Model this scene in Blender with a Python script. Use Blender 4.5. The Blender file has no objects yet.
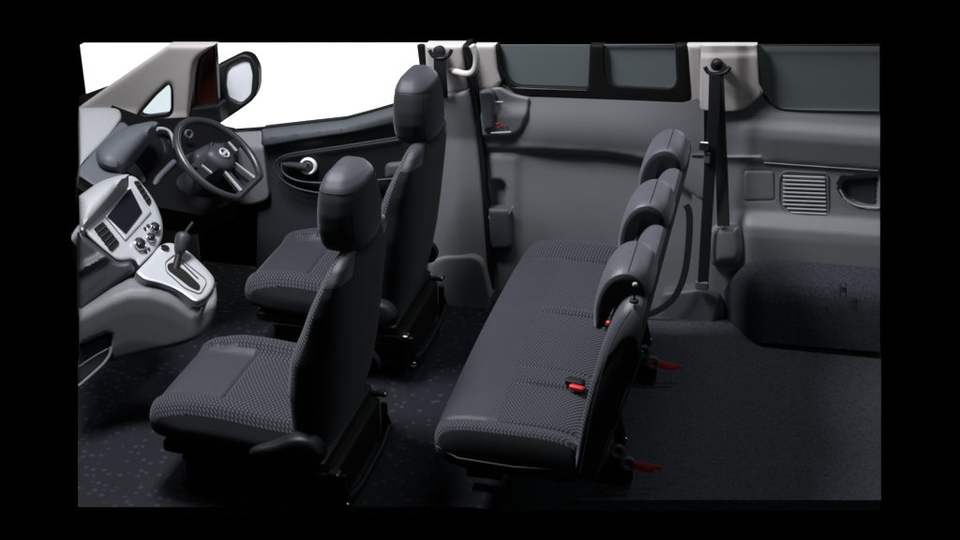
import bpy, bmesh, math, random
from mathutils import Vector
from mathutils.geometry import delaunay_2d_cdt
random.seed(4)
SC = bpy.context.scene
COL = SC.collection
# ------------------------------------------------------------------ camera
F_PX, TH, PH = 1354.0, math.radians(13.2), math.radians(25.1)
CAM = Vector((1.0569, -3.3933, 2.3635))
RT = Vector((math.cos(TH), math.sin(TH), 0))
FW = Vector((-math.sin(TH)*math.cos(PH), math.cos(TH)*math.cos(PH), -math.sin(PH)))
UP = RT.cross(FW)
cd = bpy.data.cameras.new('camera'); co = bpy.data.objects.new('camera', cd); COL.objects.link(co)
co.location = CAM
co.rotation_euler = FW.to_track_quat('-Z', 'Y').to_euler()
cd.sensor_width = 36; cd.lens = 36*F_PX/960; cd.clip_end = 100; cd.clip_start = .05
SC.camera = co
# ------------------------------------------------------------------ light (studio)
w = bpy.data.worlds.new('World'); SC.world = w; w.use_nodes = True
w.node_tree.nodes['Background'].inputs[0].default_value = (.0, .0, .0, 1)
w.node_tree.nodes['Background'].inputs[1].default_value = 0
def area(name, loc, target, size, energy, color=(1, 1, 1), sy=None):
    l = bpy.data.lights.new(name, 'AREA'); l.energy = energy; l.color = color
    l.shape = 'RECTANGLE'; l.size = size; l.size_y = sy or size
    o = bpy.data.objects.new(name, l); COL.objects.link(o); o.location = loc
    o.rotation_euler = (Vector(target)-Vector(loc)).to_track_quat('-Z', 'Y').to_euler()
    return o
area('key_softbox', (-.60, -.22, 2.75), (.35, -.18, .6), .7, 84, (.95, .97, 1), .5)
area('dash_fill', (-1.15, -.55, 2.5), (-.85, .1, .7), .6, 9, (.98, .98, 1))  # added fill lamp, brightens the dashboard and centre panel
area('wall_fill', (1.0, .42, 2.6), (1.0, .74, .8), 1.0, 14, (.96, .98, 1), .4)  # added fill lamp above the side wall, brightens its ledges
area('rear_fill', (2.6, -1.8, 2.2), (.4, 0, .6), 1.0, 5, (.96, .98, 1))  # added dim fill, gives the dark seat backs some form
SC.view_settings.view_transform = 'Standard'; SC.view_settings.look = 'None'
SC.view_settings.exposure = 0; SC.view_settings.gamma = 1
# ------------------------------------------------------------------ helpers
def ray(px, py): return FW + RT*((px-480)/F_PX) + UP*((270-py)/F_PX)
def at(px, py, **k):
    (a, v), = k.items(); i = 'xyz'.index(a); d = ray(px, py)
    return CAM + d*((v-CAM[i])/d[i])
def srgb(r, g, b):
    f = lambda c: (c/255/12.92 if c/255 <= .04045 else ((c/255+.055)/1.055)**2.4)
    return (f(r), f(g), f(b), 1)
def plane(p0, n):
    p0 = Vector(p0); n = Vector(n).normalized()
    if n.dot(CAM-p0) < 0: n = -n
    def s(px, py, h=0.):
        d = ray(px, py); q = p0+n*h
        return CAM + d*((q-CAM).dot(n)/d.dot(n))
    s.n = n
    return s
def wallsurf(y0=.80, lean=.22):
    def s(px, py, h=0.):
        d = ray(px, py); y = y0-h
        p = CAM + d*((y-CAM.y)/d.y)
        for _ in range(4):
            yy = y-lean*max(0, p.z-.85); p = CAM + d*((yy-CAM.y)/d.y)
        return p
    s.n = Vector((0, -1, 0))
    return s
MATS = {}
def mat(name, col, rough=.6, metal=0, spec=.4, bump=0, bscale=400, var=0, vscale=6, coat=0, sheen=0, emis=0, kind=None):
    if name in MATS: return MATS[name]
    m = bpy.data.materials.new(name); m.use_nodes = True; nt = m.node_tree; N = nt.nodes; L = nt.links
    b = N['Principled BSDF']
    b.inputs['Base Color'].default_value = col; b.inputs['Roughness'].default_value = rough
    b.inputs['Metallic'].default_value = metal; b.inputs['Specular IOR Level'].default_value = spec
    b.inputs['Coat Weight'].default_value = coat
    if sheen:
        b.inputs['Sheen Weight'].default_value = sheen; b.inputs['Sheen Roughness'].default_value = .45
        b.inputs['Sheen Tint'].default_value = (.8, .82, .9, 1)
    if emis:
        b.inputs['Emission Color'].default_value = (1, 1, 1, 1); b.inputs['Emission Strength'].default_value = emis
    tc = N.new('ShaderNodeTexCoord')
    mp = N.new('ShaderNodeMapping'); L.new(tc.outputs['Object'], mp.inputs[0])
    colsock = None
    def mixcol(fac, ca, cb):
        mx = N.new('ShaderNodeMix'); mx.data_type = 'RGBA'; L.new(fac, mx.inputs[0])
        mx.inputs[6].default_value = ca; mx.inputs[7].default_value = cb
        return mx.outputs[2]
    def ramp(sock, a, c):
        r = N.new('ShaderNodeMapRange'); r.interpolation_type = 'SMOOTHSTEP'
        r.inputs[1].default_value = a; r.inputs[2].default_value = c; L.new(sock, r.inputs[0]); return r.outputs[0]
    hsock = None
    if kind == 'weave':          # quilted lozenge weave
        pitch = bscale
        sep = N.new('ShaderNodeSeparateXYZ'); L.new(mp.outputs[0], sep.inputs[0])
        def mth(op, a, c=None):
            n = N.new('ShaderNodeMath'); n.operation = op
            for i, v in enumerate((a, c)):
                if v is None: continue
                if isinstance(v, (int, float)): n.inputs[i].default_value = v
                else: L.new(v, n.inputs[i])
            return n.outputs[0]
        k = math.pi/pitch
        xs = mth('ADD', sep.outputs[0], mth('MULTIPLY', sep.outputs[2], .8))
        u = mth('MULTIPLY', mth('ADD', xs, mth('MULTIPLY', sep.outputs[1], .62)), k)
        v = mth('MULTIPLY', mth('SUBTRACT', xs, mth('MULTIPLY', sep.outputs[1], .62)), k)
        s = mth('MULTIPLY', mth('ABSOLUTE', mth('SINE', u)), mth('ABSOLUTE', mth('SINE', v)))
        f = ramp(s, .18, .75)
        c2 = tuple(min(1, c*3.0) for c in col[:3])+(1,)
        L.new(mixcol(f, tuple(c*.45 for c in col[:3])+(1,), c2), b.inputs['Base Color'])
        hsock = f; bump = bump or .5
    elif kind == 'cells':        # studded mat: pale irregular cells on dark
        vo = N.new('ShaderNodeTexVoronoi'); vo.inputs['Scale'].default_value = bscale; vo.inputs['Randomness'].default_value = .8
        L.new(mp.outputs[0], vo.inputs[0])
        f = ramp(vo.outputs['Distance'], .36, .18)
        c2 = tuple(min(1, c*2.8+.010) for c in col[:3])+(1,)
        n2 = N.new('ShaderNodeTexNoise'); n2.inputs['Scale'].default_value = 60; L.new(mp.outputs[0], n2.inputs[0])
        mm = N.new('ShaderNodeMath'); mm.operation = 'MULTIPLY'; L.new(f, mm.inputs[0]); L.new(ramp(n2.outputs[0], .2, .55), mm.inputs[1])
        L.new(mixcol(mm.outputs[0], col, c2), b.inputs['Base Color'])
        hsock = f; bump = bump or .4
    else:
        if var:
            n = N.new('ShaderNodeTexNoise'); n.inputs['Scale'].default_value = vscale; n.inputs['Detail'].default_value = 5
            L.new(mp.outputs[0], n.inputs[0])
            L.new(mixcol(ramp(n.outputs[0], .35, .65), tuple(c*(1-var) for c in col[:3])+(1,), tuple(min(1, c*(1+var)) for c in col[:3])+(1,)), b.inputs['Base Color'])
        if bump:
            n = N.new('ShaderNodeTexNoise'); n.inputs['Scale'].default_value = bscale; n.inputs['Detail'].default_value = 3
            L.new(mp.outputs[0], n.inputs[0]); hsock = n.outputs[0]
    if hsock and bump:
        bp = N.new('ShaderNodeBump'); bp.inputs['Strength'].default_value = bump; bp.inputs['Distance'].default_value = .002
        L.new(hsock, bp.inputs['Height']); L.new(bp.outputs[0], b.inputs['Normal'])
    MATS[name] = m
    return m
def wloc(o):
    v = Vector((0, 0, 0))
    while o: v += o.location; o = o.parent
    return v
def build(name, verts, faces, mats, parent=None, matidx=None, smooth=True, tags=None, recalc=True, sharp=None):
    me = bpy.data.meshes.new(name)
    if parent is None:
        xs = [v[0] for v in verts]; ys = [v[1] for v in verts]; zs = [v[2] for v in verts]
        org = Vector(((min(xs)+max(xs))/2, (min(ys)+max(ys))/2, min(zs)))
    else: org = wloc(parent)
    me.from_pydata([tuple(Vector(v)-org) for v in verts], [], faces)
    if not isinstance(mats, (list, tuple)): mats = [mats]
    for m in mats: me.materials.append(m)
    if matidx: me.polygons.foreach_set('material_index', matidx)
    if recalc:
        bm = bmesh.new(); bm.from_mesh(me); bmesh.ops.recalc_face_normals(bm, faces=bm.faces); bm.to_mesh(me); bm.free()
    if smooth:
        me.polygons.foreach_set('use_smooth', [True]*len(me.polygons))
        me.set_sharp_from_angle(angle=math.radians(sharp or 42))
    me.update()
    o = bpy.data.objects.new(name, me); COL.objects.link(o)
    if parent: o.parent = parent
    else: o.location = org
    if tags: tag(o, *tags)
    return o
def tag(o, label, cat, group=None):
    o['label'] = label; o['category'] = cat
    if group: o['group'] = group
def thing(name, loc, label, cat, group=None):
    o = bpy.data.objects.new(name, None); COL.objects.link(o); o.location = loc; o.empty_display_size = .05; o['kind'] = 'thing'
    tag(o, label, cat, group); return o
def chaikin(p, k=2, closed=True):
    for _ in range(k):
        q = []
        n = len(p)
        for i in range(n if closed else n-1):
            a, b = p[i], p[(i+1) % n]
            q += [(a[0]*.75+b[0]*.25, a[1]*.75+b[1]*.25), (a[0]*.25+b[0]*.75, a[1]*.25+b[1]*.75)]
        p = q
    return p
def rcorner(pts, r=6, n=5):
    """round the corners of a closed polygon; a point may carry its own radius"""
    out = []; N = len(pts)
    for i in range(N):
        p = Vector(pts[i][:2]); rr = pts[i][2] if len(pts[i]) > 2 else r
        a = Vector(pts[i-1][:2]); b = Vector(pts[(i+1) % N][:2])
        if rr <= 0: out.append(tuple(p)); continue
        da = a-p; db = b-p
        ra = min(rr, da.length*.48); rb = min(rr, db.length*.48)
        s = p+da.normalized()*ra; e = p+db.normalized()*rb
        for j in range(n+1):
            t = j/n; q = s*(1-t)**2+p*2*t*(1-t)+e*t*t
            out.append(tuple(q))
    return out
def inside(x, y, poly):
    c = False; n = len(poly); j = n-1
    for i in range(n):
        xi, yi = poly[i]; xj, yj = poly[j]
        if (yi > y) != (yj > y) and x < (xj-xi)*(y-yi)/(yj-yi)+xi: c = not c
        j = i
    return c
def edist(x, y, poly):
    d = 1e9; n = len(poly)
    for i in range(n):
        ax, ay = poly[i]; bx, by = poly[(i+1) % n]
        dx, dy = bx-ax, by-ay; l = dx*dx+dy*dy
        t = 0 if l == 0 else max(0, min(1, ((x-ax)*dx+(y-ay)*dy)/l))
        e = (x-ax-t*dx)**2+(y-ay-t*dy)**2
        if e < d: d = e
    return math.sqrt(d)
def dens(poly, step):
    out = []; n = len(poly)
    for i in range(n):
        a, b = poly[i], poly[(i+1) % n]
        l = math.dist(a, b)
        if l < 1e-4: continue
        k = max(1, int(l/step+.5))
        for j in range(k): out.append((a[0]+(b[0]-a[0])*j/k, a[1]+(b[1]-a[1])*j/k))
    return out
def panel(name, outline, surf, m, parent=None, h=0., holes=(), step=4., thick=.015, bulge=None, tags=None, matfn=None, sharp=None, back=None):
    """a moulded panel: an outline on a surface, relief h(px,py) in metres toward the cabin, rim of real thickness"""
    hf = h if callable(h) else (lambda x, y: h)
    loops = [dens(list(outline), step)]+[dens(list(q), step) for q in holes]
    P = []; E_ = []
    for lp in loops:
        o = len(P); P += lp; E_ += [(o+i, o+(i+1) % len(lp)) for i in range(len(lp))]
    if bulge:
        bw = bulge[0]
        for li, lp in enumerate(loops):
            n_l = len(lp); ar = sum(lp[i-1][0]*lp[i][1]-lp[i][0]*lp[i-1][1] for i in range(n_l))
            sg = (1 if ar > 0 else -1)*(1 if li == 0 else -1)
            for fr in (.12, .35, .7, 1.1):
                for i in range(n_l):
                    a, c = lp[i-1], lp[(i+1) % n_l]; dx, dy = c[0]-a[0], c[1]-a[1]; l = math.hypot(dx, dy)
                    if l < 1e-6: continue
                    q = (lp[i][0]-sg*dy/l*bw*fr, lp[i][1]+sg*dx/l*bw*fr)
                    if inside(q[0], q[1], loops[0]) and not any(inside(q[0], q[1], z) for z in loops[1:]) and min(edist(q[0], q[1], z) for z in loops) > bw*fr*.93: P.append(q)
    nb = len(P); gap = max(step*.55, (bulge[0]*1.1+step*.4) if bulge else 0)
    xs = [p[0] for p in loops[0]]; ys = [p[1] for p in loops[0]]
    yy = min(ys)+step*.5; row = 0
    while yy < max(ys):
        xx = min(xs)+step*(.5 if row % 2 else .0)
        while xx < max(xs):
            if inside(xx, yy, loops[0]) and not any(inside(xx, yy, q) for q in loops[1:]):
                if all(edist(xx, yy, q) > gap for q in loops): P.append((xx, yy))
            xx += step
        yy += step*.866; row += 1
    r = delaunay_2d_cdt([Vector(p) for p in P], E_, [], 0, 1e-5)
    V2 = r[0]; T = []
    for t in r[2]:
        cx = sum(V2[i].x for i in t)/3; cy = sum(V2[i].y for i in t)/3
        if inside(cx, cy, loops[0]) and not any(inside(cx, cy, q) for q in loops[1:]): T.append(tuple(t))
    V = []
    for v in V2:
        hh = hf(v.x, v.y)
        if bulge:
            bw, bh = bulge
            d = min(edist(v.x, v.y, q) for q in loops)
            t = min(1, d/bw); hh += bh*(math.sqrt(max(0, 1-(1-t)**2))-1)
        V.append(surf(v.x, v.y, hh))
    cnt = {}
    for t in T:
        for a, b in ((t[0], t[1]), (t[1], t[2]), (t[2], t[0])): cnt[(a, b)] = cnt.get((a, b), 0)+1
    bnd = [e for e in cnt if (e[1], e[0]) not in cnt]
    n = surf.n; bk = Vector(back) if back else -n*thick
    idx = {}; nf = len(T)
    fc = list(T)
    for a, b in bnd:
        for q in (a, b):
            if q not in idx: idx[q] = len(V); V.append(V[q]+bk)
    for a, b in bnd: fc.append((b, a, idx[a], idx[b]))
    mi = None
    if matfn:
        mi = [matfn(sum(V2[i].x for i in t)/3, sum(V2[i].y for i in t)/3) for t in T]+[0]*(len(fc)-nf)
    # orientation: face toward +n
    s = 0
    for t in T[:200]:
        s += (V[t[1]]-V[t[0]]).cross(V[t[2]]-V[t[0]]).dot(n)
    if s < 0: fc = [tuple(reversed(f)) for f in fc]
    return build(name, V, fc, m, parent, mi, tags=tags, recalc=False, sharp=sharp)
def tube(name, pts, r, m, parent=None, closed=False, n=10, tags=None, flat=None, smooth_k=0):
    """a swept tube; flat=(w,t,normal) gives a strap"""
    P = [Vector(p) for p in pts]
    for _ in range(smooth_k):
        q = [] if closed else [P[0]]
        for i in range(len(P) if closed else len(P)-1):
            a, b = P[i], P[(i+1) % len(P)]
            q += [a*.75+b*.25, a*.25+b*.75]
        if not closed: q.append(P[-1])
        P = q
    V = []; Fc = []; N = len(P); prev = None
    for i, p in enumerate(P):
        if closed: t = P[(i+1) % N]-P[i-1]
        else: t = P[min(i+1, N-1)]-P[max(i-1, 0)]
        t.normalize()
        if flat: u = Vector(flat[2])
        elif prev is not None: u = prev
        else: u = Vector((0, 0, 1)) if abs(t.z) < .9 else Vector((1, 0, 0))
        u = (u-t*u.dot(t)).normalized(); prev = u; v = t.cross(u)
        rr = r[i*len(r)//N] if isinstance(r, (list, tuple)) else r
        for k in range(n):
            a = 2*math.pi*(k+.5)/n; c, s_ = math.cos(a), math.sin(a)
            if flat:
                c = math.copysign(abs(c)**.35, c)*flat[1]/2; s_ = math.copysign(abs(s_)**.35, s_)*flat[0]/2
                V.append(p+u*c+v*s_)
            else: V.append(p+(u*c+v*s_)*rr)
    for i in range(N if closed else N-1):
        j = (i+1) % N
        for k in range(n): Fc.append((i*n+k, i*n+(k+1) % n, j*n+(k+1) % n, j*n+k))
    if not closed: Fc += [tuple(range(n)), tuple(range((N-1)*n, N*n))]
    return build(name, V, Fc, m, parent, tags=tags)
def loft(name, rings, m, parent=None, matfn=None, closed=False, ngon=False, tags=None, sharp=60):
    n = len(rings[0]); V = [p for r in rings for p in r]; Fc = []
    N = len(rings)
    for i in range(N if closed else N-1):
        j = (i+1) % N
        for k in range(n): Fc.append((i*n+k, i*n+(k+1) % n, j*n+(k+1) % n, j*n+k))
    if not closed and ngon: Fc += [tuple(range(n)), tuple(range((N-1)*n, N*n))]
    elif not closed:
        for base, rg in ((0, rings[0]), ((N-1)*n, rings[-1])):
            V.append(sum((Vector(p) for p in rg), Vector())/n); c = len(V)-1
            for k in range(n): Fc.append((base+k, base+(k+1) % n, c))
    mi = None
    if matfn: mi = [matfn(sum((Vector(V[q]) for q in f), Vector())/len(f)) for f in Fc]
    return build(name, V, Fc, m, parent, mi, tags=tags, sharp=sharp)
def se(t, e): 
    c, s = math.cos(t), math.sin(t)
    return math.copysign(abs(c)**(2/e), c), math.copysign(abs(s)**(2/e), s)
def interp(tab, x):
    """smooth (monotone-ish cosine) table lookup; rows are (x, a, b...)"""
    if x <= tab[0][0]: return tab[0][1:]
    for a, b in zip(tab, tab[1:]):
        if x <= b[0]:
            t = (x-a[0])/(b[0]-a[0])
            return tuple(p+(q-p)*t for p, q in zip(a[1:], b[1:]))
    return tab[-1][1:]
def sm(a, b, x):
    t = max(0, min(1, (x-a)/(b-a))); return t*t*(3-2*t)
def boxv(c, s, bev=.004, rot=0.):
    """rounded box as loft rings along z"""
    cx, cy, cz = c; sx, sy, sz = (q/2 for q in s); rings = []
    for z, k in ((-sz, bev), (-sz+bev, 0), (sz-bev, 0), (sz, bev)):
        ring = []
        a, b = sx-k, sy-k; r = min(bev*1.2, a*.9, b*.9)
        for qx, qy, a0 in ((1, 1, 0), (-1, 1, 90), (-1, -1, 180), (1, -1, 270)):
            for j in range(4):
                an = math.radians(a0+j*30)
                x = qx*(a-r)+r*math.cos(an); y = qy*(b-r)+r*math.sin(an)
                ring.append(Vector((cx+x*math.cos(rot)-y*math.sin(rot), cy+x*math.sin(rot)+y*math.cos(rot), cz+z)))
        rings.append(ring)
    return rings
def box(name, c, s, m, parent=None, bev=.004, rot=0., tags=None): return loft(name, boxv(c, s, bev, rot), m, parent, tags=tags, sharp=35)
def disc(name, c, n, r, depth, m, parent=None, bev=.002, N=32, tags=None, inner=0):
    """a turned disc or ring facing n"""
    c = Vector(c); n = Vector(n).normalized(); u = n.orthogonal().normalized(); v = n.cross(u)
    prof = [(r, 0), (r, depth-bev), (r-bev, depth)]
    if inner: prof += [(inner+bev, depth), (inner, depth-bev), (inner, 0)]
    rings = [[c+n*d+(u*math.cos(2*math.pi*k/N)+v*math.sin(2*math.pi*k/N))*q for k in range(N)] for q, d in prof]
    return loft(name, rings, m, parent, closed=bool(inner), tags=tags, sharp=50)

# ------------------------------------------------------------------ materials
FAB = mat('plain_seat_fabric', srgb(43, 46, 53), .55, spec=.42, bump=.25, bscale=900, sheen=.25, var=.06, vscale=30)
HRF = mat('headrest_fabric', srgb(72, 73, 81), .48, spec=.5, bump=.2, bscale=900, sheen=.3, var=.05, vscale=25)
WEV = mat('quilted_seat_fabric', srgb(38, 41, 47), .75, spec=.3, sheen=.2, bscale=.0108, kind='weave', bump=.8)
WEVF = mat('fine_quilted_seat_fabric', srgb(37, 40, 46), .75, spec=.3, sheen=.2, bscale=.0095, kind='weave', bump=.7)
DKF = mat('dark_seat_fabric', srgb(21, 23, 27), .85, spec=.2, bump=.3, bscale=700, sheen=.08, var=.1, vscale=20)
LEA = mat('glossy_black_leather', srgb(44, 46, 50), .32, spec=.5, bump=.15, bscale=600)
CHF = mat('shaded_headrest_fabric', srgb(20, 22, 27), .8, spec=.25, bump=.25, bscale=900, sheen=.15, var=.06, vscale=30)  # darker copy of the headrest cloth, shade put into the colour
BLK = mat('black_plastic', srgb(20, 21, 24), .5, spec=.4, bump=.1, bscale=500, var=.1)
RUB = mat('black_rubber', srgb(12, 12, 13), .65, spec=.3, var=.1)
FLK = mat('mid_grey_console_plastic', srgb(98, 100, 104), .5, spec=.4, bump=.15, bscale=700, var=.03)
TPD = mat('grey_dash_top_plastic', srgb(140, 141, 145), .5, spec=.4, bump=.15, bscale=700, var=.03)
GREY = mat('grey_trim_plastic', srgb(114, 116, 120), .55, spec=.4, bump=.15, bscale=700, var=.03, vscale=4)
GREYL = mat('pale_grey_dash_plastic', srgb(165, 166, 170), .5, spec=.4, bump=.12, bscale=700, var=.03)
GREYD = mat('dark_grey_trim_plastic', srgb(76, 80, 86), .55, spec=.4, bump=.15, bscale=700, var=.04)
CHAR = mat('charcoal_trim_plastic', srgb(48, 51, 56), .5, spec=.4, bump=.15, bscale=600, var=.05)
BEI = mat('warm_grey_pillar_plastic', srgb(188, 182, 182), .6, spec=.3, bump=.1, bscale=600, var=.02)
SIL = mat('silver_painted_plastic', srgb(198, 200, 205), .32, metal=.35, spec=.5, bump=.03, bscale=900)
CHR = mat('polished_metal', srgb(215, 215, 218), .15, metal=1, spec=.5)
STL = mat('worn_steel', srgb(150, 150, 155), .35, metal=1, bump=.1, bscale=300)
SCRN = mat('screen_glass', srgb(26, 28, 34), .12, spec=.6, coat=.5)
TINT = mat('dark_tinted_glass', srgb(108, 116, 118), .6, spec=.15)
GLZ = mat('pale_quarter_glass', srgb(190, 205, 208), .1, spec=.4)
_t = GLZ.node_tree.nodes.new('ShaderNodeBsdfTransparent'); _t.inputs[0].default_value = srgb(205, 218, 222)
_m = GLZ.node_tree.nodes.new('ShaderNodeMixShader'); _m.inputs[0].default_value = .06
GLZ.node_tree.links.new(_t.outputs[0], _m.inputs[1]); GLZ.node_tree.links.new(GLZ.node_tree.nodes['Principled BSDF'].outputs[0], _m.inputs[2])
GLZ.node_tree.links.new(_m.outputs[0], GLZ.node_tree.nodes['Material Output'].inputs[0])
MIR = mat('mirror_glass', srgb(225, 228, 235), .35, metal=0, spec=.8)  # near-white base colour stands in for the reflection of bright surroundings
WHT = mat('white_plastic', srgb(225, 225, 225), .35, spec=.5, bump=.02)
RED = mat('red_webbing', srgb(150, 30, 38), .6, bump=.2, bscale=500)
REDP = mat('red_plastic', srgb(215, 40, 48), .4)
BELT = mat('black_belt_webbing', srgb(22, 23, 26), .7, bump=.5, bscale=900, var=.15, vscale=200)
MAROON = mat('dark_maroon_paint', srgb(52, 20, 16), .3, coat=.5)
VOID = mat('matt_black_plastic', srgb(8, 8, 10), .9, spec=.1)
MATF = mat('studded_floor_mat', srgb(13, 16, 26), .75, spec=.3, bscale=36, kind='cells', bump=.6)
CARP = mat('charcoal_carpet', srgb(56, 59, 65), .95, spec=.1, bump=.9, bscale=350, var=.25, vscale=160)
SIGN = mat('red_printing', srgb(190, 60, 60), .6)
BACK = mat('lit_white_backdrop', (1, 1, 1, 1), .9, emis=1.0)

FZ, RZ = .24, .28       # front floor, rear floor
# ------------------------------------------------------------------ setting
def struct(o): o['kind'] = 'structure'; return o
def slab(name, x0, x1, y0, y1, z, t, m, nx=8, ny=8):
    return struct(box(name, ((x0+x1)/2, (y0+y1)/2, z-t/2), (x1-x0, y1-y0, t), m, bev=.003))
def sheet(name, pts, z, t, m):
    n = len(pts); V = [(x, y, z) for x, y in pts]+[(x, y, z-t) for x, y in pts]
    return struct(build(name, V, [tuple(range(n)), tuple(range(2*n-1, n-1, -1))]+[(i, n+i, n+(i+1) % n, (i+1) % n) for i in range(n)], m, smooth=False))
fa, fb = at(78, 360, z=FZ), at(78, 507, z=FZ); fc_ = at(470, 507, z=FZ)
sheet('floor', [(fa.x, .86), (fa.x, fa.y), (fb.x, fb.y), (fc_.x, fc_.y), (.42, fc_.y), (.42, .86)], FZ, .03, MATF)
ca, cb = at(881, 355, z=RZ), at(881, 500, z=RZ); c3 = at(500, 500, z=RZ)
sheet('carpet', [(.42, .95), (.42, c3.y), (c3.x, c3.y), (cb.x, cb.y), (ca.x, ca.y), (ca.x, .95)], RZ, .035, CARP)
bk = [at(80, 45, y=2.4), at(452, 45, y=2.4), at(452, 200, y=2.4), at(80, 200, y=2.4)]
zt = bk[0].z; x0 = bk[0].x; x1 = bk[1].x; zb = bk[2].z
struct(build('backdrop', [(x0, 2.4, zb), (x1, 2.4, zb), (x1, 2.4, bk[1].z), (x0, 2.4, zt), (x0, 2.44, zb), (x1, 2.44, zb), (x1, 2.44, bk[1].z), (x0, 2.44, zt)],
      [(0, 1, 2, 3), (7, 6, 5, 4), (0, 4, 5, 1), (1, 5, 6, 2), (2, 6, 7, 3), (3, 7, 4, 0)], BACK, smooth=False))

W = wallsurf()
# ------------------------------------------------------------------ rear quarter wall
qw = thing('quarter_wall', (1.15, .8, RZ), 'grey moulded side wall with large tinted window, louvred vent and carpeted wheel arch', 'side wall')
winq = rcorner([(757.5, 45, 0), (760, 88, 10), (774, 109, 22), (800, 110.5, 4), (880, 111.5, 0), (880, 45, 0)], 6)
def qh(x, y):
    y2 = y-(x-800)*.07
    h = interp([(60, 0), (106, 0), (112, .004), (122, .018), (132, .042), (140, .05), (160, .052), (163, .052), (167, .042), (172, .040), (205, .043), (214, .047), (222, .07), (230, .092), (240, .098), (262, .1), (300, .1), (345, .1)], y2)[0]
    h *= .35+.65*sm(722, 775, x) if y2 < 160 else 1
    if y2 > 205: h = .043+(h-.043)*sm(728, 752, x)
    return h
cov = rcorner([(742, 169), (776, 169), (777, 202), (742, 203)], 5)
rec = rcorner([(836, 176, 10), (880, 174, 0), (880, 209, 0), (856, 207, 12), (838, 195, 8)], 8)
vent = rcorner([(784, 171), (827, 173), (829, 219), (796, 219, 6), (779, 206, 8), (779, 176)], 4)
out = rcorner([(880, 111.5, 0), (880, 340, 0), (700, 335, 0), (692, 230, 0), (692, 104, 0), (705, 106, 0), (724, 110.5, 4), (742, 109.8, 8), (757, 98, 4), (763, 92, 4), (774, 109, 22), (800, 110.5, 4)], 4)
def qh2(x, y):
    h = qh(x, y)
    for pl, dd in ((rec, .035), (cov, .004)):
        if inside(x, y, pl): h -= dd*sm(0, 4, edist(x, y, pl))
    return h
panel('wall_panel', out, W, GREY, qw, h=qh2, step=3., thick=.05)
panel('window_pane', winq, W, TINT, qw, h=-.012, step=12, thick=.006)
tube('window_seal', [W(x, y, .004) for x, y in winq], .0032, RUB, qw, closed=True, n=8)
panel('pillar_trim', rcorner([(701, 45, 0), (757, 45, 0), (759, 84, 0), (763, 93, 0), (757, 99, 6), (742, 111, 12), (722, 112, 6), (700, 110, 0)], 4), W, BEI, qw,
      h=lambda x, y: .016+.012*sm(750, 735, x)*sm(700, 712, x)+.005*sm(54, 57, y+.03*(x-700)), step=3, thick=.03, bulge=(1.5, .003))
tube('crease_highlight', [W(x, 165.2+(x-800)*.07, qh(x, 165.2+(x-800)*.07)+.002) for x in range(764, 881, 6)], .0022, GREYL, qw, n=6)  # pale strip painting the highlight along the crease
panel('storage_cover', rcorner([(744, 171), (774, 171), (775, 200), (744, 201)], 4), W, GREY, qw, h=.044, step=4, bulge=(3, .004), thick=.006)
va = panel('vent_grille', vent, W, CHAR, qw, h=.040, step=5, thick=.01)
for i in range(11):
    y = 176+i*4.05
    xa = 783 if i < 8 else 783+(i-7)*4; xb = 824.5+i*.2
    tube('louvre', [W(xa, y, .047), W((xa+xb)/2, y+.8, .048), W(xb, y+1.6, .047)], .0030, GREYL, va, n=8)
tube('vent_rim', [W(x, y, .045) for x, y in vent], .002, GREY, va, closed=True, n=6)
panel('handle_recess', rcorner([(842, 181, 8), (880, 179, 0), (880, 203, 0), (858, 201, 10), (844, 191, 6)], 7), W, CHAR, qw, h=.014, step=4, thick=.01)
tube('recess_lip', [W(x, y, .046) for x, y in [(840, 190), (846, 200), (856, 206), (868, 207.5), (879, 208)]], .0025, GREYL, qw, smooth_k=1, n=8)
# wheel arch (carpeted box over the wheel)
def ah(x, y):
    e = sm(713, 765, x)
    y2 = y-(x-800)*.08
    return interp([(255, .1), (262, .108), (268, .13), (274, .16), (280, .186), (286, .204), (294, .216), (304, .222), (345, .228)], y2)[0]*e+.02*(1-e)
arch = rcorner([(880, 270, 0), (806, 262, 20), (752, 260, 20), (734, 275, 16), (720, 297, 14), (712, 318, 10), (714, 339, 6), (880, 352, 0)], 8)
wa = panel('wheel_arch', arch, W, CARP, qw, h=ah, step=3, thick=.1)
tube('tie_bracket', [W(840, 283, .235), W(840, 296, .238), W(846, 297, .238), (W(846, 283, .235))], .0016, RUB, wa, n=6)
box('bracket', tuple(W(843, 289, .236)), (.018, .006, .02), CARP, wa, bev=.002)
panel('retractor_cover', rcorner([(710, 229, 6), (722, 223, 8), (741, 224, 6), (745, 250, 6), (741, 265, 8), (712, 267, 8), (708, 250, 6)], 6), W, GREY, qw, h=.105, bulge=(9, .05), step=2.5, thick=.09)
panel('lower_trim', rcorner([(662, 292, 6), (699, 288, 4), (712, 292, 6), (722, 297, 6), (716, 322, 6), (714, 336, 3), (655, 334, 3)], 5), W, GREYD, qw, h=.085, bulge=(5, .02), step=3, thick=.08)
box('anchor_bracket', tuple(W(702, 285, .11)), (.045, .02, .03), GREYD, qw, bev=.004)

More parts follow.
